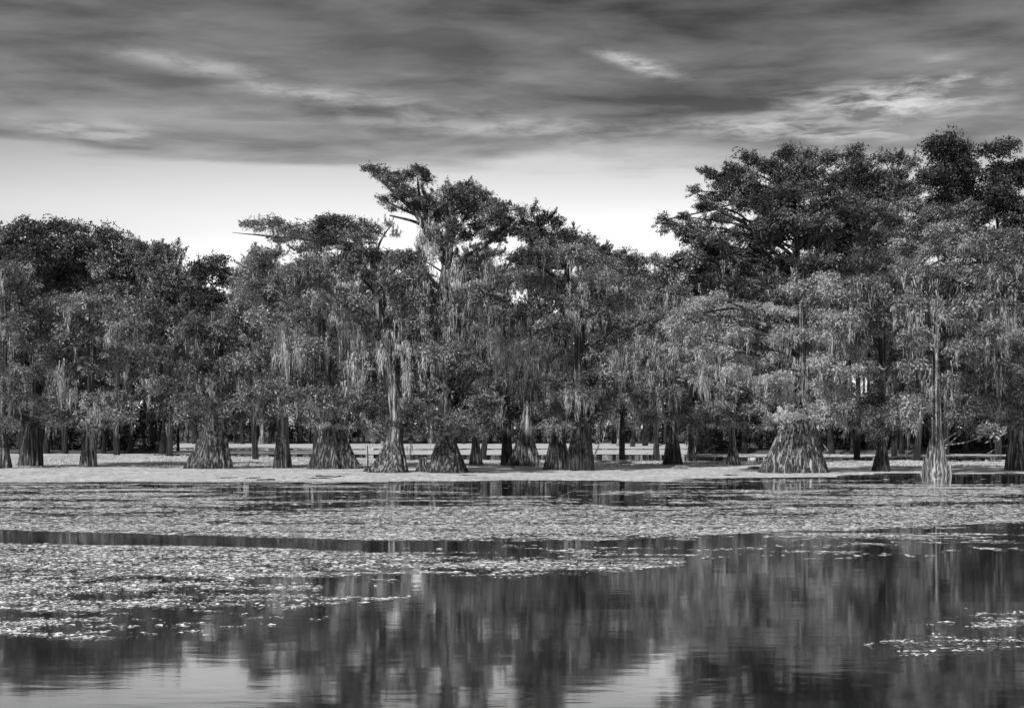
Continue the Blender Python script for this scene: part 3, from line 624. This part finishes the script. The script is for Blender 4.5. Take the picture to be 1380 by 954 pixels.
back(838, 104, 338, [(835, 346, 24, 8), (855, 355, 20, 9), (830, 370, 34, 14), (860, 380, 30, 14), (845, 415, 44, 18), (840, 460, 44, 22), (870, 500, 40, 22), (840, 540, 44, 18)],
     'low crown at the foot of the slope in the skyline', leaf=.07, kind='mix', moss=.3)
back(885, 118, 344, [(880, 352, 20, 8), (900, 356, 16, 10), (880, 380, 30, 16), (890, 420, 38, 20), (880, 465, 38, 24), (900, 515, 40, 24)],
     'lowest distant treetop in the notch before the tall right-hand trees', leaf=.09, kind='mix')
r2 = back(1073, 86, 200, [(893, 297, 9, 7), (905, 303, 12, 6), (922, 292, 10, 7), (918, 312, 16, 8), (932, 322, 18, 12), (938, 258, 11, 7), (948, 268, 12, 6), (960, 236, 14, 7), (975, 250, 22, 8), (985, 232, 18, 9), (950, 283, 20, 4), (975, 292, 24, 7), (1005, 272, 30, 12), (1010, 216, 18, 9), (1000, 245, 26, 12),
       (1035, 225, 24, 12), (1060, 206, 20, 10), (1085, 210, 24, 11), (1115, 215, 26, 12), (1100, 300, 40, 12), (1130, 300, 36, 12), (1075, 300, 34, 12), (1125, 345, 36, 14), (1170, 285, 30, 14), (1020, 262, 36, 12), (985, 262, 24, 10), (1150, 300, 36, 16), (1080, 262, 44, 14), (1045, 305, 44, 14), (1085, 325, 34, 12), (1055, 352, 30, 12), (1000, 345, 40, 14), (1080, 225, 34, 10), (1060, 240, 38, 14), (1100, 245, 40, 14), (1040, 275, 40, 16), (1090, 285, 40, 16), (1130, 270, 38, 18), (960, 325, 34, 12), (1000, 315, 36, 14), (1035, 330, 30, 14),
       (925, 350, 30, 14), (970, 355, 36, 14), (1015, 365, 36, 14), (1120, 320, 38, 14), (1145, 350, 36, 14), (1100, 355, 36, 12), (1050, 385, 36, 12), (1090, 375, 40, 16), (1100, 400, 44, 18), (1070, 400, 40, 18), (1130, 385, 36, 16), (940, 385, 34, 14), (990, 390, 34, 12), (915, 400, 24, 14), (1120, 470, 40, 20), (960, 450, 40, 20), (1030, 460, 40, 20), (1010, 530, 44, 22), (940, 530, 40, 20), (1080, 520, 40, 20)],
     'huge spreading cypress crown forming the hump of the right skyline', leaf=.062, kind='mix', hw=7, bark=.2, fmass=1.5, moss=.35,
     limbs=[[(1073, 337, 4.5), (1090, 315, 3.8), (1112, 300, 2.6), (1145, 290, 1.2)],
            [(1072, 350, 3), (1050, 330, 2.2), (1030, 316, 1.2)], [(1005, 300, 3), (975, 285, 2.4), (945, 268, 1)], [(980, 330, 3), (940, 318, 2.2), (900, 300, 1)], [(1070, 300, 2.4), (1050, 275, 2), (1035, 255, 1)]])
back(1155, 108, 202, [(1155, 208, 17, 10), (1155, 228, 24, 12), (1135, 245, 20, 12), (1175, 245, 24, 14), (1150, 285, 34, 16), (1165, 262, 34, 14), (1140, 310, 36, 16), (1185, 305, 30, 14), (1165, 330, 36, 18), (1150, 390, 40, 20), (1160, 450, 40, 24)], 'round dark ball shaped treetop on the right skyline', leaf=.05)
back(1205, 112, 204, [(1190, 212, 20, 9), (1210, 214, 18, 9), (1228, 222, 14, 9), (1200, 238, 32, 12), (1225, 255, 28, 12), (1195, 275, 36, 16), (1210, 315, 44, 18), (1200, 360, 40, 20), (1205, 480, 40, 24)], 'uneven crown between the round treetop and the black one', leaf=.07, kind='mix')
back(1275, 118, 186, [(1258, 198, 18, 10), (1280, 194, 22, 9), (1298, 202, 14, 10), (1275, 215, 32, 12), (1300, 228, 20, 12), (1258, 240, 26, 14), (1290, 255, 32, 16), (1265, 280, 36, 16), (1310, 290, 34, 18), (1285, 330, 44, 20), (1290, 420, 50, 30)], 'tallest near-black leafy crown at the right', leaf=.032)
back(1345, 122, 190, [(1332, 205, 12, 10), (1355, 200, 18, 12), (1345, 235, 34, 14), (1375, 235, 26, 18), (1340, 268, 34, 18), (1370, 290, 34, 20), (1340, 330, 44, 20), (1370, 370, 40, 24), (1350, 440, 44, 30)], 'black crown running off the right edge', leaf=.035)
back(1235, 92, 265, [(1230, 280, 26, 10), (1260, 290, 30, 10), (1300, 285, 26, 10), (1205, 300, 30, 12), (1180, 320, 34, 12), (1240, 320, 44, 14), (1290, 320, 40, 14), (1190, 355, 36, 14), (1150, 360, 30, 12), (1330, 320, 30, 14)], 'light grey crown layer below the black treetops', leaf=.10, kind='mix', moss=.4)

# ------------------------------------------------------------------ shaded inner row (about 130 m away) and the far shore
IN = 'slim dark trees of the inner swamp'
KNOWN = [(-2, 'the leftmost cypress'), (44, 'the cypress cut by the left edge'), (119, 'the small pale far left cypress'), (158, 'the second bushy crown'), (285, 'the dark wide-footed cypress'), (380, 'the narrow dark cypress'), (447, 'the squat fluted base'),
         (530, 'the crooked pale cypress'), (600, 'the tallest cypress'), (641, 'the thin pale cypress'), (684, 'the straight black trunk'), (709, 'the pale broad base'), (750, 'the dark curved-foot cypress'), (777, 'the double trunk'),
         (906, 'the slim cypress right of centre'), (987, 'the short pale base'), (1072, 'the giant cypress'), (1188, 'the slender dark cypress'), (1265, 'the pale straight cypress'), (1372, 'the rightmost cypress')]
ORD = ['first', 'second', 'third', 'fourth', 'fifth', 'sixth', 'seventh', 'eighth', 'ninth', 'tenth', 'eleventh', 'twelfth', 'thirteenth', 'fourteenth', 'fifteenth']
def gap_labels(xs, what):
    out, cnt = {}, {}
    for x in sorted(xs):
        g = sum(x > k[0] for k in KNOWN); cnt[g] = cnt.get(g, 0) + 1
        o = ORD[min(cnt[g] - 1, len(ORD) - 1)]
        out[x] = '%s %s %s' % (o, what, ('right of ' + KNOWN[g - 1][1]) if g > 0 else 'left of everything')
    return out
def copy_tree(src, loc, rz, sc, label):
    r = src.copy(); r.location = loc; r.rotation_euler = (0, 0, rz); r.scale = (sc, sc, sc * random.uniform(.92, 1.1)); r['label'] = label; SC.collection.objects.link(r)
    for ch in src.children:
        c = ch.copy(); SC.collection.objects.link(c); c.parent = r
    return r
def row(places, protos, labels):
    for k, (x, D) in enumerate(places):
        loc = np.array([(x - 690) / F * D, D, 0.0]); src = protos[k % len(protos)]
        if k < len(protos): src.location = loc; src['label'] = labels[x]
        else: copy_tree(src, loc, rng.uniform(0, 6.28), rng.uniform(.88, 1.12) * (1.68 if x in MIDX else 1), labels[x])
inner = [(62, 131), (92, 138), (140, 131), (166, 134), (176, 130), (205, 133), (219, 127), (943, 131), (957, 128), (968, 133), (1003, 130), (1025, 136), (1098, 131), (1120, 128), (1148, 131), (1172, 134), (1215, 129), (1240, 133), (1285, 136), (1300, 128), (1325, 134), (1350, 131), (1378, 129), (5, 130), (30, 134), (115, 142), (240, 148), (990, 142), (1070, 144), (1200, 143)] + [(float(x), rng.uniform(152, 172)) for x in list(range(-40, 225, 26)) + list(range(948, 1420, 24))]
inner += [(float(x + rng.normal(0, 5)), rng.uniform(262, 282)) for x in (256, 275, 318, 338, 362, 402, 470, 492, 558, 576, 622, 660, 695, 735, 800, 824, 850, 872, 890, 925, 425, 445, 508, 524, 540, 300, 348)]
MIDX = set(p[0] for p in inner[-27:])
protos = []
for k in range(6):
    D = 131; x = 690
    g = lambda a, s_=9: a + rng.normal(0, s_)
    protos.append(tree('swamp_tree', 'x', (x, 0, rng.uniform(2.4, 6)), [(x + rng.normal(0, 3), 575, rng.uniform(1.4, 3)), (x + rng.normal(0, 9), 500, 1.8), (x + rng.normal(0, 12), 400, 1.3)],
         [(g(x), 560, 22, 10), (g(x), 535, 26, 16), (g(x), 505, 30, 18), (g(x), 475, 30, 18), (g(x), 445, 30, 20), (g(x), 415, 30, 20), (g(x), 385, 28, 18), (g(x), 360, 22, 12)],
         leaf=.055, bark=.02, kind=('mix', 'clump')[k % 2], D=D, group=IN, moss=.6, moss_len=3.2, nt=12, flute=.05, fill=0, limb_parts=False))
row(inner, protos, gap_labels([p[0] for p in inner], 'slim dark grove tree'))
FA = 'distant trees on the far side of the water'
far = []
for i, x in enumerate(np.arange(232, 950, 17)): far.append((float(x + rng.normal(0, 3)), rng.uniform(284, 292) if i % 2 else rng.uniform(300, 312)))
MIDX = set()
protos = []
for k in range(5):
    x = 690; g = lambda a, s_=4: a + rng.normal(0, s_)
    protos.append(tree('distant_tree', 'x', (x, 0, 2.2), [(x, 560, 1.4), (x + 1, 500, 1.0), (x, 460, .5)],
         [(g(x), 575, 15, 6), (g(x), 560, 17, 9), (g(x), 542, 18, 10), (g(x), 522, 18, 11), (g(x), 502, 18, 11), (g(x), 482, 17, 11), (g(x), 464, 14, 9)],
         leaf=.06, bark=.08, kind='clump', D=288, group=FA, moss=0, nt=10, flute=.03, limb_parts=False, pad_r=2.0, fill=0))
row(far, protos, gap_labels([p[0] for p in far], 'distant dark tree on the far shore'))

def thicket(name, label, spans, n, hmax, R, leaf):
    C = []
    for (x0, x1, D0, D1) in spans:
        k = int(n * (x1 - x0) / sum(b - a for a, b, _, _ in spans)); px = rng.uniform(x0, x1, k); D = rng.uniform(D0, D1, k)
        h = hmax * (.35 + .65 * fbm(px * .05, px * 0, 8)) * rng.uniform(.05, 1, k)
        C.append(np.stack([(px - 690) / F * D, D, h + .2], 1))
    C = np.concatenate(C); L, T = place('clump', C, rng.uniform(.6, 1.2, len(C)) * R)
    o = leaves_obj(name, L, T, M_BROAD, None, np.zeros(3), leaf); tag(o, label, 'undergrowth', kind='stuff')
thicket('undergrowth', 'dark tangled undergrowth on the shaded shore beneath the left and right groves', [(-60, 228, 133, 142), (938, 1440, 133, 142)], 1000, 5.2, 1.1, .035)
thicket('shore_bushes', 'low dark bushes lining the far shore across the open water', [(224, 946, 292, 299)], 400, 8.0, 1.9, .045)
for x, y, w, lab in [(353, 598.5, 4.5, 'tiny pale tree trunk far away left of the narrow dark cypress'), (835, 601, 4.5, 'tiny pale tree foot far away right of the double trunk')]:
    tree('distant_cypress', lab, (x, y, w), [(x, 586, 2.0), (x + 1, 560, 1.4), (x, 530, 1)], [(x, 568, 16, 6), (x + 4, 550, 16, 8), (x - 3, 532, 14, 8)], leaf=.09, bark=.38, kind='pad', moss=.3, nt=24, pad_r=1.6)
for x, y, w, lab in [(853, 602, 3.5, 'small dark far trunk beside the tiny pale foot'), (870, 600.5, 4, 'faint far trunk left of the slim dark cypress'), (932, 614.5, 5.5, 'small dark stump-like trunk right of the slim dark cypress'),
                     (60, 604, 5, 'dark trunk behind the far left cypress')]:
    tree('distant_cypress', lab, (x, y, w), [(x, 588, w * .5), (x + 1, 560, w * .4), (x, 530, 1)], [(x, 568, 18, 7), (x + 4, 550, 18, 8), (x - 3, 532, 16, 8)], leaf=.06, bark=.09, kind='pad', moss=.4, nt=24)
#ENDTREES#

# ------------------------------------------------------------------ floating plants
def px_of(X, Y): return 690 + X / Y * F, HZ + CAMH / Y * F
def lerp(x, pts):
    xs, ys = zip(*pts); return np.interp(x, xs, ys)
def density(px, py):
    """share of the surface that floating plants cover"""
    d = np.zeros_like(px)
    matend = lerp(px, [(0, 652), (600, 650), (900, 649), (1000, 646), (1130, 644), (1200, 640), (1380, 640)])
    d = np.where(py < matend, 1.2, d)
    mid = (px > 228) & (px < 935)
    chan = mid & (py > 612.6) & (py < lerp(px, [(228, 615), (480, 617), (560, 620), (935, 621.5)]))
    chan |= mid & (py > 604.6) & (py < 606.2)
    chan |= (px >= 935) & (py > 615.6) & (py < 620.8)
    chan |= (px >= 935) & (py < 612.6); chan |= (px <= 228) & (py < 611.5)
    d = np.where(chan, 0, d)
    e1 = lerp(px, [(0, 714), (50, 716), (300, 722), (500, 728), (800, 729), (900, 724), (1000, 719), (1130, 712), (1330, 706), (1380, 704)])
    z = (py >= matend) & (py < e1)
    q = lerp(py, [(640, .08), (655, .12), (662, .24), (668, .38), (676, .24), (682, .38), (688, .66), (700, .84), (716, .80), (730, .6)])
    q = q + np.where(px > 1150, lerp(py, [(640, -.05), (652, .0), (662, .25), (690, .1)]), 0) + np.where(px < 330, lerp(py, [(650, .1), (670, .2), (680, .1), (700, 0)]), 0)
    d = np.where(z, q, d)
    c1 = lerp(px, [(0, 732), (50, 733), (300, 736), (500, 743), (700, 743), (800, 741)])
    e2 = lerp(px, [(0, 826), (50, 830), (110, 828), (150, 822), (200, 820), (235, 822), (300, 828), (350, 832), (400, 820), (450, 810), (500, 808), (560, 800), (600, 790), (700, 787), (780, 778), (860, 768), (920, 762), (930, 700)])
    z = (py >= c1) & (py < e2) & (px < 925)
    q = lerp(py, [(733, .44), (745, .66), (770, .66), (780, .42), (800, .56), (820, .48), (832, .38)])
    q = q - lerp(px, [(300, 0), (450, .18), (600, .30), (760, .34), (920, .38)]) * lerp(py, [(735, 1.2), (748, 1), (752, -.3), (764, -.1), (770, 1.2), (800, 1)])
    q = q - np.where((px > 420) & (py > 780), .1, 0)
    d = np.where(z, q, d)
    z = (py >= e1) & (py < c1 + np.where(px > 800, 12, 0)) & (px > 420)
    d = np.where(z & (px > 700), .09, np.where(z, .03, d))
    z = (py >= e2) & (py < 862) & (px < 470) & (px < 300 + (862 - py) * 5)
    d = np.where(z, .14, d)
    z = (px > 1150) & (py > 815) & (py < 880) & (px > 1330 - (py - 812) * 3.4)
    d = np.where(z, np.where((py > 856) & (px > 1190), .24, .13), d)
    z = (px > 900) & (py >= e1) & (py < 750)
    d = np.where(z, np.where(py < e1 + 14, .16, .07), d)
    return d
CDF = None
def streak(X, Y):
    n = 0; g = 1.0
    for k in range(8):
        wl = F / (.16 * 2 ** k * Y)                        # a drift this long looks this many pixels wide
        n = n + g * np.exp(-.9 * np.maximum(0, np.log2(wl / 170)) ** 2) * (vnoise(X * .16 * 2 ** k, Y * .42 * 2 ** k, 3 + 7 * k) - .5); g *= .88 if k < 5 else .7
    if CDF is None: return n
    return np.interp(n, CDF, np.linspace(0, 1, len(CDF)))

_u = np.random.default_rng(5); _Y = np.sqrt(_u.uniform(100, 2700, 40000)); CDF = np.sort(streak(_u.uniform(-.4, .4, 40000) * _Y, _Y))[::100]
def flakes(n, d0, d1, size, seed):
    r = np.random.default_rng(seed)
    Y = np.sqrt(r.uniform(d0 ** 2, d1 ** 2, n)); X = r.uniform(-.42, .42, n) * Y
    px, py = px_of(X, Y); wob = .10 + np.clip((py - 755) / 70, 0, 1) * .9
    n1 = fbm(X * .9, Y * 1.5, 91, 5) - .5; n2 = fbm(X * .35, Y * .8, 57, 5) - .5
    d = density(px + n1 * 160 * wob, py + n2 * 34 * wob)
    keep = streak(X, Y) < d * 1.0 + r.normal(0, 1, n) * np.where(d > 0, .04 + np.where(Y > 27, .06, .14) * np.clip((d - .28) / .25, 0, 1), 0)
    keep &= r.random(n) < np.where(Y > 27, .85, np.where(d < .3, .8, .62))
    X, Y, d = X[keep], Y[keep], d[keep]; m = len(X)
    s = size(Y) * np.clip(np.exp(r.normal(-.1, .5, m)), .3, 2.6)
    a = r.normal(0, .5, m); L = s; W = s * r.uniform(.3, .7, m)
    ca, sa = np.cos(a), np.sin(a); tl = np.interp(Y, [12, 20, 30, 45, 90], [.24, .12, .05, .03, .03]); tilt = r.normal(0, 1, m) * tl; roll = r.normal(0, 1, m) * tl
    zc = np.where(Y > 50, .055, .005) + r.uniform(0, 1, m) ** 2 * s * tl * .6
    off = np.array([[-1, -.8], [1, -.4], [-.1, 1]])
    V = []
    for u, v in off:
        u = u * r.uniform(.7, 1.2, m) * L; v = v * r.uniform(.6, 1.3, m) * W
        V.append(np.stack([X + u * ca - v * sa, Y + u * sa + v * ca, np.maximum(zc + u * tilt + v * roll, .004)], 1))
    return np.stack(V, 1), (.25 + 1.6 * r.random(m) ** 1.3) * np.where(Y > 27, 1.25, 1.15)
Ls, Ts = [], []
for n, d0, d1, sz, sd_ in [(260000, 9.8, 17.5, lambda Y: .010 + .0007 * Y, 1), (300000, 17.5, 27, lambda Y: .012 + .0008 * Y, 2), (360000, 27, 52, lambda Y: .02 + .0008 * Y, 3), (60000, 50, 118, lambda Y: .03 + .001 * Y, 4)]:
    L, T = flakes(n, d0, d1, sz, sd_); Ls.append(L); Ts.append(T)
L = np.concatenate(Ls); T = np.concatenate(Ts)
print('flakes', len(L))
o = leaves_obj('floating_weed', L, T, M_WEED, None, np.zeros(3), 1.0)
tag(o, 'broken rafts and streaks of pale floating weed on the dark near water', 'floating weed', kind='stuff')

def mat_sheet():
    # a thin duckweed carpet, cells dropped where the water is open
    ys = np.exp(np.linspace(np.log(48), np.log(287), 230)); nx = 330
    u = np.linspace(-.46, .46, nx)
    U, Yg = np.meshgrid(u, ys); X = U * Yg
    Yj = Yg * (1 + .0) 
    Z = .012 + .05 * (fbm(X * .8, Yg * .5, 9, 4) - .35).clip(0, 1)
    V = np.stack([X, Yj, Z], -1).reshape(-1, 3)
    i = (np.arange(nx - 1)[None] + np.arange(len(ys) - 1)[:, None] * nx).ravel()
    Fc = np.stack([i, i + 1, i + 1 + nx, i + nx], 1)
    c = V[Fc].mean(1); px, py = px_of(c[:, 0], c[:, 1])
    jit = (fbm(c[:, 0] * .15, c[:, 1] * .3, 21, 4) - .5) * 6.0 + (fbm(c[:, 0] * .03, c[:, 1] * .1, 25, 3) - .5) * 5
    d = density(px + jit * 8, py + jit * np.clip((py - 600) / 30, .42, 1.2))
    keep = (d > 1.0) | ((d > .9) & (streak(c[:, 0], c[:, 1]) < .6))
    keep &= fbm(c[:, 0] * .5, c[:, 1] * .25, 33, 3) < .80
    o = mesh_obj('duckweed_carpet', V, Fc[keep], M_MAT, smooth=True)
    return tag(o, 'pale unbroken carpet of duckweed around the cypress bases', 'duckweed', kind='stuff')
mat_sheet()

# ------------------------------------------------------------------ small things on the water
def stick(label, pts, D, bark=.1, name='dead_stick', cat='stick'):
    P = [at(x, y, D) for x, y, w in pts]; org = P[0].copy()
    o = tube_obj(name, P, [w * D / F for x, y, w in pts], 7, M_BARK, None, org, bark, step=.12, wob=.08)
    return tag(o, label, cat)
stick('thin bare stick standing upright left of the crooked pale cypress', [(495.5, 631, .9), (496, 615, .8), (495, 600, .5)], 72)
stick('leaning bare stick in the channel right of the double trunk', [(802, 611, 1.0), (806, 603, .9), (810, 592, .5)], 120)
stick('upright snag in the open channel left of the slim dark cypress', [(881, 618, 1.2), (882, 600, 1.1), (882, 580, .7)], 100, .3)
stick('low bent branch reaching left from the slim dark cypress', [(880, 604, .6), (892, 598, .9), (904, 597, 1.2)], 82, .3)
stick('pale leaning dead stick right of the giant cypress base', [(1119, 613, 1.0), (1113, 603, .9), (1109, 598, .6)], 110, .4)
stick('crossed fallen branch beyond the small dark stump', [(936, 612, 1.2), (952, 606, 1.2), (968, 600, .7)], 118, .25)
stick('short broken stick on the weed mat at the very right edge', [(1330, 612, 1.0), (1345, 603, .9), (1360, 600, .6)], 112, .25)
def stump(label, x, y, w, h, bark, D=None):
    D = D or dist_of(y); m = D / F; org = np.array([(x - 690) * m, D, 0.0])
    root = None
    nt = 26; zz = np.array([-.3, 0, .25, .5, .8, 1.0, 1.02]) ; zz = np.where(zz > 0, zz * h * m, zz)
    th = np.arange(nt) / nt * 2 * np.pi; pr = np.array([1.15, 1.0, .8, .62, .5, .42, .05]) * w * m
    g = 1 + .16 * np.sin(th * 7 + rng.random() * 6) + rng.normal(0, .05, nt)
    top = 1 + .25 * (fbm(th * 2, th * 0, rng.integers(99)) - .5)
    V = np.stack([org[0] + pr[:, None] * g * np.cos(th), D + pr[:, None] * g * np.sin(th), zz[:, None] * np.where(zz[:, None] > 0, top[None], 1)], -1).reshape(-1, 3)
    i = (np.arange(6)[:, None] * nt + np.arange(nt)); j = (np.arange(6)[:, None] * nt + (np.arange(nt) + 1) % nt)
    o = mesh_obj('stump', V, np.stack([i, j, j + nt, i + nt], -1).reshape(-1, 4), M_BARK, None, org, smooth=True, color=bark)
    return tag(o, label, 'stump')
stump('small knobbly stump at the left foot of the crooked pale cypress', 496, 636, 8, 5, .12)
stump('broken ragged knee leaning on the left foot of the tallest cypress', 570, 636.5, 10, 20, .22)
stump('pale cypress knee in front of the pale straight cypress', 1263, 640.5, 3, 12, .6)
stump('thin pale cypress knee right of the pale straight cypress', 1280, 641, 2.6, 16, .6)
stump('small dark stump on the near weed right of centre', 858, 697, 2.6, 4.5, .05)

def low_plants():
    n = 80000; Y = np.sqrt(rng.uniform(74 ** 2, 119 ** 2, n)); X = rng.uniform(-.42, .42, n) * Y
    px, py = px_of(X, Y); k = (density(px, py) > 1) & (fbm(X * .25, Y * .12, 61, 3) > .40 + .1 * np.abs((Y - 88) / 30)); X, Y = X[k], Y[k]; n = len(X)
    P = np.stack([X, Y, np.full(n, .01)], 1); a = rng.uniform(0, np.pi, n); wd = rng.uniform(.02, .07, n)
    side = np.stack([np.cos(a) * wd, np.sin(a) * wd, 0 * a], 1); tip = P + np.stack([rng.normal(0, .08, n), rng.normal(0, .08, n), rng.uniform(.02, .10, n)], 1)
    o = leaves_obj('water_plants', np.stack([P + side, P - side, tip], 1), rng.uniform(.5, 1.3, n), M_LEAF, None, np.zeros(3), .3)
    tag(o, 'low rough plants growing through the duckweed behind the cypress bases', 'water plants', kind='stuff')
low_plants()
def tussock(label, x, y, w, h, n=260, col=.3):
    D = dist_of(y); m = D / F; c = np.array([(x - 690) * m, D, 0.02])
    P = c + np.stack([rng.normal(0, .42, n) * w * m, rng.normal(0, .3, n) * w * m * 2, 0 * np.arange(n)], 1)
    ht = h * m * rng.uniform(.4, 1.1, n) * np.exp(-((P[:, 0] - c[0]) / (w * m)) ** 2)
    a = rng.uniform(0, np.pi, n); wd = rng.uniform(.01, .03, n); side = np.stack([np.cos(a) * wd, np.sin(a) * wd, 0 * a], 1)
    tip = P + np.stack([rng.normal(0, .12, n), rng.normal(0, .12, n), ht], 1)
    mid = (P + tip) / 2
    L = np.stack([P, mid + side, tip, mid - side], 1)
    o = leaves_obj('grass_tussock', L, rng.uniform(.6, 1.3, n), M_LEAF, None, np.array([c[0], D, 0]), col)
    return tag(o, label, 'grass tuft', kind='stuff' if n > 60 else None)
tussock('low dark tussock on the duckweed in front of the slim dark cypress', 918, 632, 12, 5, 500, .16)
tussock('low dark tussock on the duckweed left of the giant cypress', 1018, 632, 8, 4, 400, .2)
tussock('rough tuft of plants on the weed right of the double trunk', 816, 624, 14, 4, 500, .14)
tussock('long low tuft of plants in the channel edge right of the double trunk', 842, 625.5, 14, 4, 500, .12)
tussock('low clump of plants between the pale broad base and the double trunk', 732, 628, 10, 4, 400, .15)
tussock('rough dark clump on the duckweed between the left cypress and the narrow one', 335, 627, 24, 4, 700, .2)
tussock('small tuft of weed stems near the left edge of the duckweed', 222, 631, 16, 4, 400, .2)
tussock('light tuft on the far left near the edge of the carpet', 160, 649, 12, 3, 300, .5)
tussock('tall pale shoots rising from the weed left of centre', 494, 700, 4, 10, 16, .9)
tussock('second pair of pale shoots rising from the weed left of centre', 507, 700, 2, 9, 8, .9)
tussock('pale shoots on the lower edge of the weed band right of centre', 1168, 706, 8, 6, 60, .8)
